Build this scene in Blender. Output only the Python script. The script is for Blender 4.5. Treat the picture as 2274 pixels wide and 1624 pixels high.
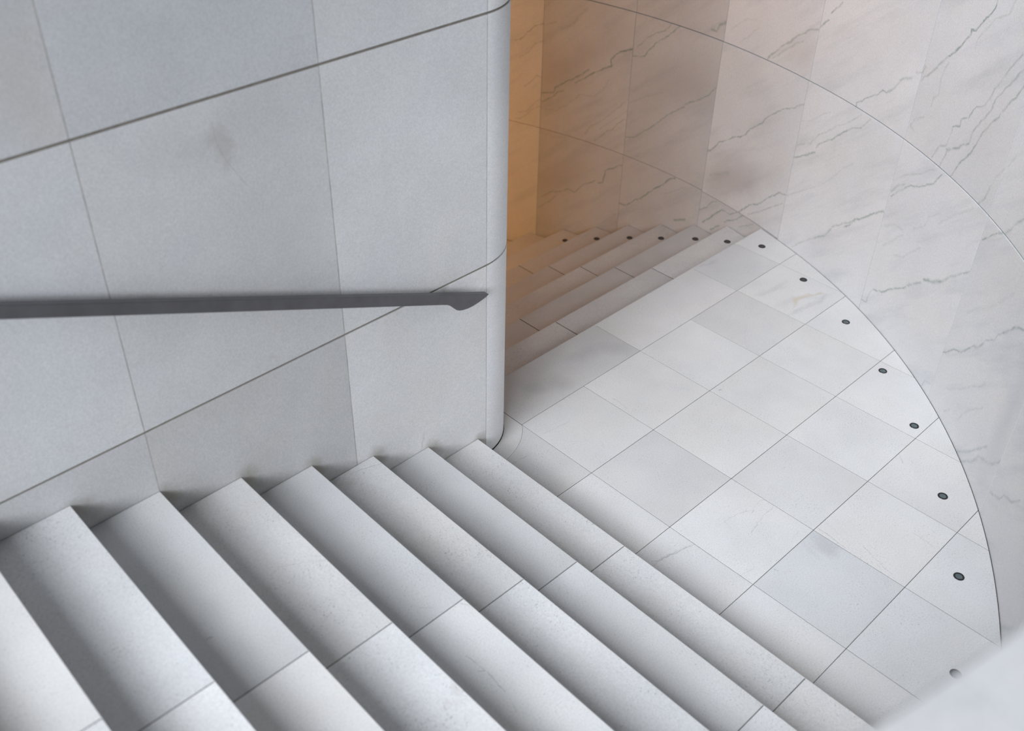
import bpy, bmesh, math, random
from mathutils import Matrix, Vector

random.seed(7)
scene = bpy.context.scene
COL = scene.collection
for o in list(bpy.data.objects):
    bpy.data.objects.remove(o, do_unlink=True)

# ------------------------------------------------------------------ camera
cam_data = bpy.data.cameras.new('camera')
cam = bpy.data.objects.new('camera', cam_data)
COL.objects.link(cam)
scene.camera = cam
RIGHT = Vector((0.73482237, -0.67825786, 0.00153563))
DOWN = Vector((-0.40022436, -0.43542744, -0.80636431))
FWD = Vector((0.54759159, 0.59191994, -0.59141714))
m = Matrix((
    (RIGHT.x, -DOWN.x, -FWD.x, -3.0999),
    (RIGHT.y, -DOWN.y, -FWD.y, -3.0345),
    (RIGHT.z, -DOWN.z, -FWD.z, 3.7582),
    (0, 0, 0, 1)))
cam.matrix_world = m
cam_data.sensor_width = 36.0
cam_data.sensor_fit = 'HORIZONTAL'
cam_data.lens = 35.851
cam_data.shift_x = 0.02772
cam_data.shift_y = -0.0239
cam_data.clip_start = 0.05
cam_data.clip_end = 100
cam_data.dof.use_dof = True
cam_data.dof.focus_distance = 5.4
cam_data.dof.aperture_fstop = 1.6

# ------------------------------------------------------------------ world, lights, exposure
scene.view_settings.view_transform = 'Standard'
scene.view_settings.look = 'None'
scene.view_settings.exposure = 0.0
scene.view_settings.gamma = 1.0
scene.view_settings.use_curve_mapping = False

world = bpy.data.worlds.new('overcast_sky')
scene.world = world
world.use_nodes = True
bg = world.node_tree.nodes['Background']
bg.inputs['Color'].default_value = (0.84, 0.89, 1.0, 1)
bg.inputs['Strength'].default_value = 0.06


def area_light(name, loc, target, size_x, size_y, power, color):
    d = bpy.data.lights.new(name, 'AREA')
    d.shape = 'RECTANGLE'
    d.size = size_x
    d.size_y = size_y
    d.energy = power
    d.color = color
    o = bpy.data.objects.new(name, d)
    COL.objects.link(o)
    o.location = loc
    o.rotation_euler = (Vector(target) - Vector(loc)).to_track_quat('-Z', 'Y').to_euler()
    return o


# soft daylight falling in from behind the upper flight
sun_data = bpy.data.lights.new('daylight', 'SUN')
sun_data.energy = 2.95
sun_data.angle = math.radians(32)
sun_data.color = (0.90, 0.94, 1.0)
sun = bpy.data.objects.new('daylight', sun_data)
COL.objects.link(sun)
sun.location = (-8, -5, 8)
sun.rotation_euler = Vector((1.0, 0.045, -0.91)).to_track_quat('-Z', 'Y').to_euler()


# unseen area light added to brighten the flat wall, high behind the flight
area_light('wall_fill_light', (-13.0, -7.6, 7.4), (-1.2, 0.0, 1.4), 6.0, 4.2, 1620, (0.88, 0.925, 1.0))


def lamp(name, loc, power, color, radius):
    d = bpy.data.lights.new(name, 'POINT')
    d.energy = power
    d.color = color
    d.shadow_soft_size = radius
    o = bpy.data.objects.new(name, d)
    COL.objects.link(o)
    o.location = loc
    return o


# warm lamp down the lower flight, round the corner of the wall
lamp('stairwell_lamp', (0.62, 4.1, 0.3), 60, (1.0, 0.44, 0.11), 0.20)


# ------------------------------------------------------------------ measured layout (metres)
R0 = 4.4246                      # inner radius of the round wall
CX, CY = -1.4635, 1.4497         # its centre
WY = -0.0442                     # face of the flat wall
WX = -0.010                      # its hidden face along the lower flight
RC = 0.305                       # radius of the rounded corner
RISE = 0.15
NOSE = [-0.3750, -0.7122, -1.0486, -1.3833, -1.7258, -2.0730, -2.4053, -2.7403, -3.078, -3.415]
GX = [0.0, 0.5099, 1.0207, 1.5179, 2.0157, 2.5114, 3.02]
GY = [0.0, -0.5280, -1.0558, -1.5537, -2.0460, -2.555, -3.06]
TOP_WALL = 2.872
D2R = math.pi / 180


def wall_radius(a):
    """the ring opens very slightly as it follows the lower flight"""
    return R0 + 0.06 * min(1.3, max(0.0, (a / D2R + 16) / 32))


# ------------------------------------------------------------------ materials
def new_mat(name):
    mt = bpy.data.materials.new(name)
    mt.use_nodes = True
    nt = mt.node_tree
    for n in list(nt.nodes):
        nt.nodes.remove(n)
    out = nt.nodes.new('ShaderNodeOutputMaterial')
    b = nt.nodes.new('ShaderNodeBsdfPrincipled')
    nt.links.new(b.outputs[0], out.inputs[0])
    return mt, nt, b


def math_node(nt, op, a, b=None, clamp=False):
    n = nt.nodes.new('ShaderNodeMath')
    n.operation = op
    n.use_clamp = clamp
    for i, v in enumerate((a, b)):
        if v is None:
            continue
        if isinstance(v, (int, float)):
            n.inputs[i].default_value = v
        else:
            nt.links.new(v, n.inputs[i])
    return n.outputs[0]


def noise(nt, vec, scale, detail=3, rough=0.5, out='Fac'):
    n = nt.nodes.new('ShaderNodeTexNoise')
    n.inputs['Scale'].default_value = scale
    n.inputs['Detail'].default_value = detail
    n.inputs['Roughness'].default_value = rough
    nt.links.new(vec, n.inputs['Vector'])
    return n.outputs[out]


def ramp(nt, fac, lo, hi, a=0.0, b=1.0):
    n = nt.nodes.new('ShaderNodeMapRange')
    n.inputs['From Min'].default_value = lo
    n.inputs['From Max'].default_value = hi
    n.inputs['To Min'].default_value = a
    n.inputs['To Max'].default_value = b
    nt.links.new(fac, n.inputs['Value'])
    return n.outputs[0]


def mix(nt, fac, a, b, mode='MIX'):
    n = nt.nodes.new('ShaderNodeMix')
    n.data_type = 'RGBA'
    n.blend_type = mode
    if isinstance(fac, (int, float)):
        n.inputs[0].default_value = fac
    else:
        nt.links.new(fac, n.inputs[0])
    for i, v in ((6, a), (7, b)):
        if isinstance(v, tuple):
            n.inputs[i].default_value = (*v, 1)
        else:
            nt.links.new(v, n.inputs[i])
    return n.outputs[2]


def vmath(nt, op, a, b=None, scale=None):
    n = nt.nodes.new('ShaderNodeVectorMath')
    n.operation = op
    if isinstance(a, tuple):
        n.inputs[0].default_value = a
    else:
        nt.links.new(a, n.inputs[0])
    if b is not None:
        if isinstance(b, tuple):
            n.inputs[1].default_value = b
        else:
            nt.links.new(b, n.inputs[1])
    if scale is not None:
        n.inputs['Scale'].default_value = scale
    return n.outputs[0]


def strokes(nt, coord, lines, half_width, prof=1.4):
    """lines: (width factor, strength, [(u, v), ...]); returns one mask socket."""
    acc = None
    for w, a, pts in lines:
        for (x0, y0), (x1, y1) in zip(pts[:-1], pts[1:]):
            L = math.hypot(x1 - x0, y1 - y0)
            if L < 1e-4:
                continue
            mp = nt.nodes.new('ShaderNodeMapping')
            mp.vector_type = 'TEXTURE'
            mp.inputs['Location'].default_value = ((x0 + x1) / 2, (y0 + y1) / 2, 0)
            mp.inputs['Rotation'].default_value = (0, 0, math.atan2(y1 - y0, x1 - x0))
            mp.inputs['Scale'].default_value = (L / 2 + 0.3 * half_width * w, half_width * w, 1)
            nt.links.new(coord, mp.inputs['Vector'])
            ab = vmath(nt, 'ABSOLUTE', mp.outputs[0])
            sp = nt.nodes.new('ShaderNodeSeparateXYZ')
            nt.links.new(ab, sp.inputs[0])
            prof_y = math_node(nt, 'SUBTRACT', 1.0, sp.outputs['Y'], True)
            if w > 2.5:
                in_x = ramp(nt, sp.outputs['X'], 0.6, 1.3, a, 0.0)
            else:
                in_x = math_node(nt, 'LESS_THAN', sp.outputs['X'], 1.0)
                in_x = math_node(nt, 'MULTIPLY', in_x, a)
            s = math_node(nt, 'MULTIPLY', prof_y, in_x)
            acc = s if acc is None else math_node(nt, 'MAXIMUM', acc, s)
    return acc


def marble(name, lines=None, half_width=0.006, warp=0.02, warp_scale=14, line_col=(0.20, 0.24, 0.22),
           speck=0.25, cloud=0.10, band=0.0, rough=0.5, base=(1, 1, 1), patch=None, wash=None, gaps=True,
           bump=0.03, line_mix=0.85, spec=0.3):
    mt, nt, b = new_mat(name)
    tc = nt.nodes.new('ShaderNodeTexCoord')
    uv, ob = tc.outputs['UV'], tc.outputs['Object']
    oi = nt.nodes.new('ShaderNodeObjectInfo')
    col = mix(nt, 1.0, oi.outputs['Color'], base, 'MULTIPLY')
    # slow drift of tone through each slab, different for every slab
    off = vmath(nt, 'SCALE', (3.1, 7.7, 5.3), None, 1.0)
    off_n = off.node
    nt.links.new(math_node(nt, 'MULTIPLY', oi.outputs['Random'], 9.0), off_n.inputs['Scale'])
    pos = vmath(nt, 'ADD', ob, off)
    c1 = ramp(nt, noise(nt, pos, 1.7, 4, 0.6), 0.3, 0.7, 1 - cloud, 1 + cloud * 0.35)
    cc = nt.nodes.new('ShaderNodeCombineColor')
    for i in range(3):
        nt.links.new(c1, cc.inputs[i])
    col = mix(nt, 1.0, col, cc.outputs[0], 'MULTIPLY')
    # warm / cool drift
    c2 = ramp(nt, noise(nt, pos, 2.6, 3), 0.4, 0.7)
    col = mix(nt, c2, col, mix(nt, 1.0, col, (1.012, 1.0, 0.975), 'MULTIPLY'))
    # crystalline grain
    g = ramp(nt, noise(nt, ob, 150, 4, 0.8), 0.35, 0.65, 0.87, 1.08)
    gc = nt.nodes.new('ShaderNodeCombineColor')
    for i in range(3):
        nt.links.new(g, gc.inputs[i])
    col = mix(nt, 1.0, col, gc.outputs[0], 'MULTIPLY')
    if band:
        # soft grey bands running up to the right like the veins
        mp = nt.nodes.new('ShaderNodeMapping')
        mp.vector_type = 'TEXTURE'
        mp.inputs['Rotation'].default_value = (0, 0, -0.68)
        mp.inputs['Scale'].default_value = (1.1, 0.18, 1)
        nt.links.new(vmath(nt, 'ADD', uv, off), mp.inputs['Vector'])
        bn = noise(nt, mp.outputs[0], 1.4, 6, 0.62)
        col = mix(nt, ramp(nt, bn, 0.50, 0.78, 0, band), col, mix(nt, 1.0, col, (0.62, 0.66, 0.70), 'MULTIPLY'))
    if speck:
        sn = noise(nt, ob, 130, 3, 0.7)
        sm = noise(nt, pos, 5, 2)
        thr = ramp(nt, sm, 0.35, 0.7, 0.665, 0.60)
        d = math_node(nt, 'SUBTRACT', sn, thr)
        dots = math_node(nt, 'MULTIPLY', ramp(nt, d, 0.0, 0.03), speck)
        col = mix(nt, dots, col, (0.16, 0.155, 0.15))
    if wash:
        # hand-placed soft discolourations and a painted reflection: (u, v, radius u, radius v, rotation, strength, colour)
        wn = vmath(nt, 'SCALE', vmath(nt, 'SUBTRACT', noise(nt, ob, 6, 4, 0.6, 'Color'), (0.5, 0.5, 0.5)), None, 0.16)
        wc = vmath(nt, 'ADD', uv, wn)
        for (u, v, ru, rv, rot, st, wcol) in wash:
            mp = nt.nodes.new('ShaderNodeMapping')
            mp.vector_type = 'TEXTURE'
            mp.inputs['Location'].default_value = (u, v, 0)
            mp.inputs['Rotation'].default_value = (0, 0, rot)
            mp.inputs['Scale'].default_value = (ru, rv, 1)
            nt.links.new(wc, mp.inputs['Vector'])
            flat = vmath(nt, 'MULTIPLY', mp.outputs[0], (1, 1, 0))
            ln = nt.nodes.new('ShaderNodeVectorMath')
            ln.operation = 'LENGTH'
            nt.links.new(flat, ln.inputs[0])
            col = mix(nt, ramp(nt, ln.outputs['Value'], 0.1, 1.3, st, 0.0), col, wcol)
    if lines:
        w1 = vmath(nt, 'SUBTRACT', noise(nt, ob, warp_scale, 5, 0.7, 'Color'), (0.5, 0.5, 0.5))
        wc = vmath(nt, 'ADD', uv, vmath(nt, 'SCALE', w1, None, warp * 2))
        wc = vmath(nt, 'MULTIPLY', wc, (1, 1, 0))
        mk = strokes(nt, wc, lines, half_width)
        core = math_node(nt, 'POWER', mk, 1.4)
        if gaps:
            gp = ramp(nt, noise(nt, ob, 22, 4, 0.7), 0.34, 0.56, 0.25, 1.0)
            core = math_node(nt, 'MULTIPLY', core, gp)
        col = mix(nt, math_node(nt, 'MULTIPLY', core, line_mix, True), col, line_col)
    nt.links.new(col, b.inputs['Base Color'])
    b.inputs['Roughness'].default_value = rough
    b.inputs['Specular IOR Level'].default_value = spec
    if bump:
        bp = nt.nodes.new('ShaderNodeBump')
        bp.inputs['Strength'].default_value = bump
        bp.inputs['Distance'].default_value = 0.004
        nt.links.new(noise(nt, ob, 60, 4, 0.6), bp.inputs['Height'])
        nt.links.new(bp.outputs[0], b.inputs['Normal'])
    return mt


def plain(name, col, rough=0.8, metal=0.0, var=0.15, scale=30):
    mt, nt, b = new_mat(name)
    tc = nt.nodes.new('ShaderNodeTexCoord')
    f = ramp(nt, noise(nt, tc.outputs['Object'], scale, 4, 0.6), 0.3, 0.7, 1 - var, 1 + var)
    cc = nt.nodes.new('ShaderNodeCombineColor')
    for i in range(3):
        nt.links.new(f, cc.inputs[i])
    nt.links.new(mix(nt, 1.0, col, cc.outputs[0], 'MULTIPLY'), b.inputs['Base Color'])
    b.inputs['Roughness'].default_value = rough
    b.inputs['Metallic'].default_value = metal
    return mt


# ------------------------------------------------------------------ mesh helpers
def link(name, bm, mat, parent=None, tint=None, smooth=False):
    me = bpy.data.meshes.new(name)
    bm.normal_update()
    bm.to_mesh(me)
    bm.free()
    me.materials.append(mat)
    if smooth:
        soft_shade(me)
    o = bpy.data.objects.new(name, me)
    COL.objects.link(o)
    if parent is not None:
        o.parent = parent
        o.matrix_parent_inverse = parent.matrix_world.inverted()
    if tint is not None:
        o.color = (*tint, 1) if len(tint) == 3 else tint
    return o


def soft_shade(me, deg=12):
    b_ = bmesh.new()
    b_.from_mesh(me)
    for f in b_.faces:
        f.smooth = True
    for e in b_.edges:
        e.smooth = e.calc_face_angle(3.0) < math.radians(deg)
    b_.to_mesh(me)
    b_.free()


def tag(o, label=None, cat=None, group=None, kind=None):
    for k, v in (('label', label), ('category', cat), ('group', group), ('kind', kind)):
        if v:
            o[k] = v
    return o


def empty(name, loc=(0, 0, 0)):
    o = bpy.data.objects.new(name, None)
    COL.objects.link(o)
    o.empty_display_size = 0.1
    o.location = loc
    o.matrix_world = Matrix.Translation(loc)
    return o


def box(bm, x0, x1, y0, y1, z0, z1):
    vs = [bm.verts.new((x, y, z)) for z in (z0, z1) for y in (y0, y1) for x in (x0, x1)]
    for f in ((0, 2, 3, 1), (4, 5, 7, 6), (0, 1, 5, 4), (2, 6, 7, 3), (0, 4, 6, 2), (1, 3, 7, 5)):
        bm.faces.new([vs[i] for i in f])


def inset(poly, d):
    """offset a counter-clockwise outline inward by d"""
    n = len(poly)
    out = []
    for i in range(n):
        a, b_, c = Vector(poly[i - 1]), Vector(poly[i]), Vector(poly[(i + 1) % n])
        e1, e2 = (b_ - a), (c - b_)
        if e1.length < 1e-7 or e2.length < 1e-7:
            out.append(tuple(b_))
            continue
        e1.normalize(); e2.normalize()
        n1, n2 = Vector((-e1.y, e1.x)), Vector((-e2.y, e2.x))
        s = n1 + n2
        k = max(0.3, 1 + n1.dot(n2))
        out.append(tuple(b_ + s * (d / k)))
    return out


def prism(poly, depth, chamfer, mp, uvf):
    """chamfered slab from an outline; mp(u, v, d) -> xyz with d the depth below the face"""
    bm = bmesh.new()
    uvl = bm.loops.layers.uv.new('UVMap')
    ins = inset(poly, chamfer)
    rings, src = [], {}
    for pl, d in ((poly, depth), (poly, chamfer), (ins, 0.0)):
        r = []
        for u, v in pl:
            vt = bm.verts.new(mp(u, v, d))
            src[vt] = (u, v)
            r.append(vt)
        rings.append(r)
    n = len(poly)
    for a, b_ in zip(rings[:-1], rings[1:]):
        for i in range(n):
            bm.faces.new((a[i], a[(i + 1) % n], b_[(i + 1) % n], b_[i]))
    bm.faces.new(rings[-1])
    bm.faces.new(list(reversed(rings[0])))
    for f in bm.faces:
        for l in f.loops:
            l[uvl].uv = uvf(*src[l.vert])
    return bm


def strip_slab(u0, u1, v0, v1, depth, chamfer, n, mp, uvf, top=None):
    """chamfered slab over a curved surface, n columns along u"""
    bm = bmesh.new()
    uvl = bm.loops.layers.uv.new('UVMap')
    us = [u0, u0 + chamfer] + [u0 + (u1 - u0) * i / n for i in range(1, n)] + [u1 - chamfer, u1]
    src = {}

    def V(u, v, d):
        t = bm.verts.new(mp(u, v, d))
        src[t] = (u, v)
        return t
    back = [[V(u, v, depth) for v in (v0, v1)] for u in us]
    edge = [[V(u, v, e) for v, e in ((v0, chamfer), (v1, (top or chamfer) * 0.8))] for u in us]
    top = top or chamfer
    front = [[V(u, v, 0.0) for v in (v0 + chamfer, v1 - top)] for u in us[1:-1]]
    N = len(us)
    for i in range(N - 1):
        bm.faces.new((back[i][0], back[i][1], back[i + 1][1], back[i + 1][0]))
        for j in (0, 1):
            bm.faces.new((back[i][j], back[i + 1][j], edge[i + 1][j], edge[i][j]))
    for i in (0, N - 1):
        bm.faces.new((back[i][0], edge[i][0], edge[i][1], back[i][1]))
    for i in range(len(front) - 1):
        bm.faces.new((front[i][0], front[i + 1][0], front[i + 1][1], front[i][1]))
        for j in (0, 1):
            bm.faces.new((edge[i + 1][j], edge[i + 2][j], front[i + 1][j], front[i][j]))
    for e, f in ((0, 0), (N - 1, len(front) - 1)):
        bm.faces.new((edge[e][0], edge[e][1], front[f][1], front[f][0]))
    fi, la = 0, len(front) - 1
    for j in (0, 1):
        bm.faces.new((edge[0][j], edge[1][j], front[0][j]))
        bm.faces.new((edge[N - 2][j], edge[N - 1][j], front[la][j]))
    bmesh.ops.recalc_face_normals(bm, faces=bm.faces)
    for f in bm.faces:
        for l in f.loops:
            l[uvl].uv = uvf(*src[l.vert])
    return bm


def clip_disk(poly, cx, cy, r, n=720):
    """part of a convex counter-clockwise outline inside a disk, arc resolved finely"""
    out = list(poly)
    # densify nothing, clip against tangent half-planes near the outline only
    for k in range(n):
        a = 2 * math.pi * k / n
        nx, ny = math.cos(a), math.sin(a)
        lim = cx * nx + cy * ny + r
        if all(p[0] * nx + p[1] * ny <= lim for p in out):
            continue
        new = []
        for i in range(len(out)):
            p, q = out[i - 1], out[i]
            dp, dq = p[0] * nx + p[1] * ny - lim, q[0] * nx + q[1] * ny - lim
            if (dp <= 0) != (dq <= 0):
                t = dp / (dp - dq)
                new.append((p[0] + (q[0] - p[0]) * t, p[1] + (q[1] - p[1]) * t))
            if dq <= 0:
                new.append(q)
        out = new
        if len(out) < 3:
            return []
    res = []
    for p in out:
        if not res or math.hypot(p[0] - res[-1][0], p[1] - res[-1][1]) > 0.002:
            res.append(p)
    if len(res) > 2 and math.hypot(res[0][0] - res[-1][0], res[0][1] - res[-1][1]) < 0.002:
        res.pop()
    return res


def fit_wall(poly, gap=0.004):
    """clip an outline to the ring wall"""
    mid = [sum(p[i] for p in poly) / len(poly) for i in (0, 1)]
    rm = wall_radius(math.atan2(mid[1] - CY, 2.9 - CX)) - gap
    out = []
    for p in clip_disk(poly, CX, CY, rm):
        r, a = math.hypot(p[0] - CX, p[1] - CY), math.atan2(p[1] - CY, p[0] - CX)
        if r > rm - 0.0008:
            r = wall_radius(a) - gap
        out.append((CX + r * math.cos(a), CY + r * math.sin(a)))
    return out


def in_rect(pt, r, pad=0.0):
    return r[0] - pad <= pt[0] <= r[1] + pad and r[2] - pad <= pt[1] <= r[3] + pad


def pick(lines, rect):
    """segments whose midpoint lies in the rectangle"""
    out = []
    for w, a, pts in lines:
        for p, q in zip(pts[:-1], pts[1:]):
            if in_rect(((p[0] + q[0]) / 2, (p[1] + q[1]) / 2), rect):
                out.append((w, a, [p, q]))
    return out


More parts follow.
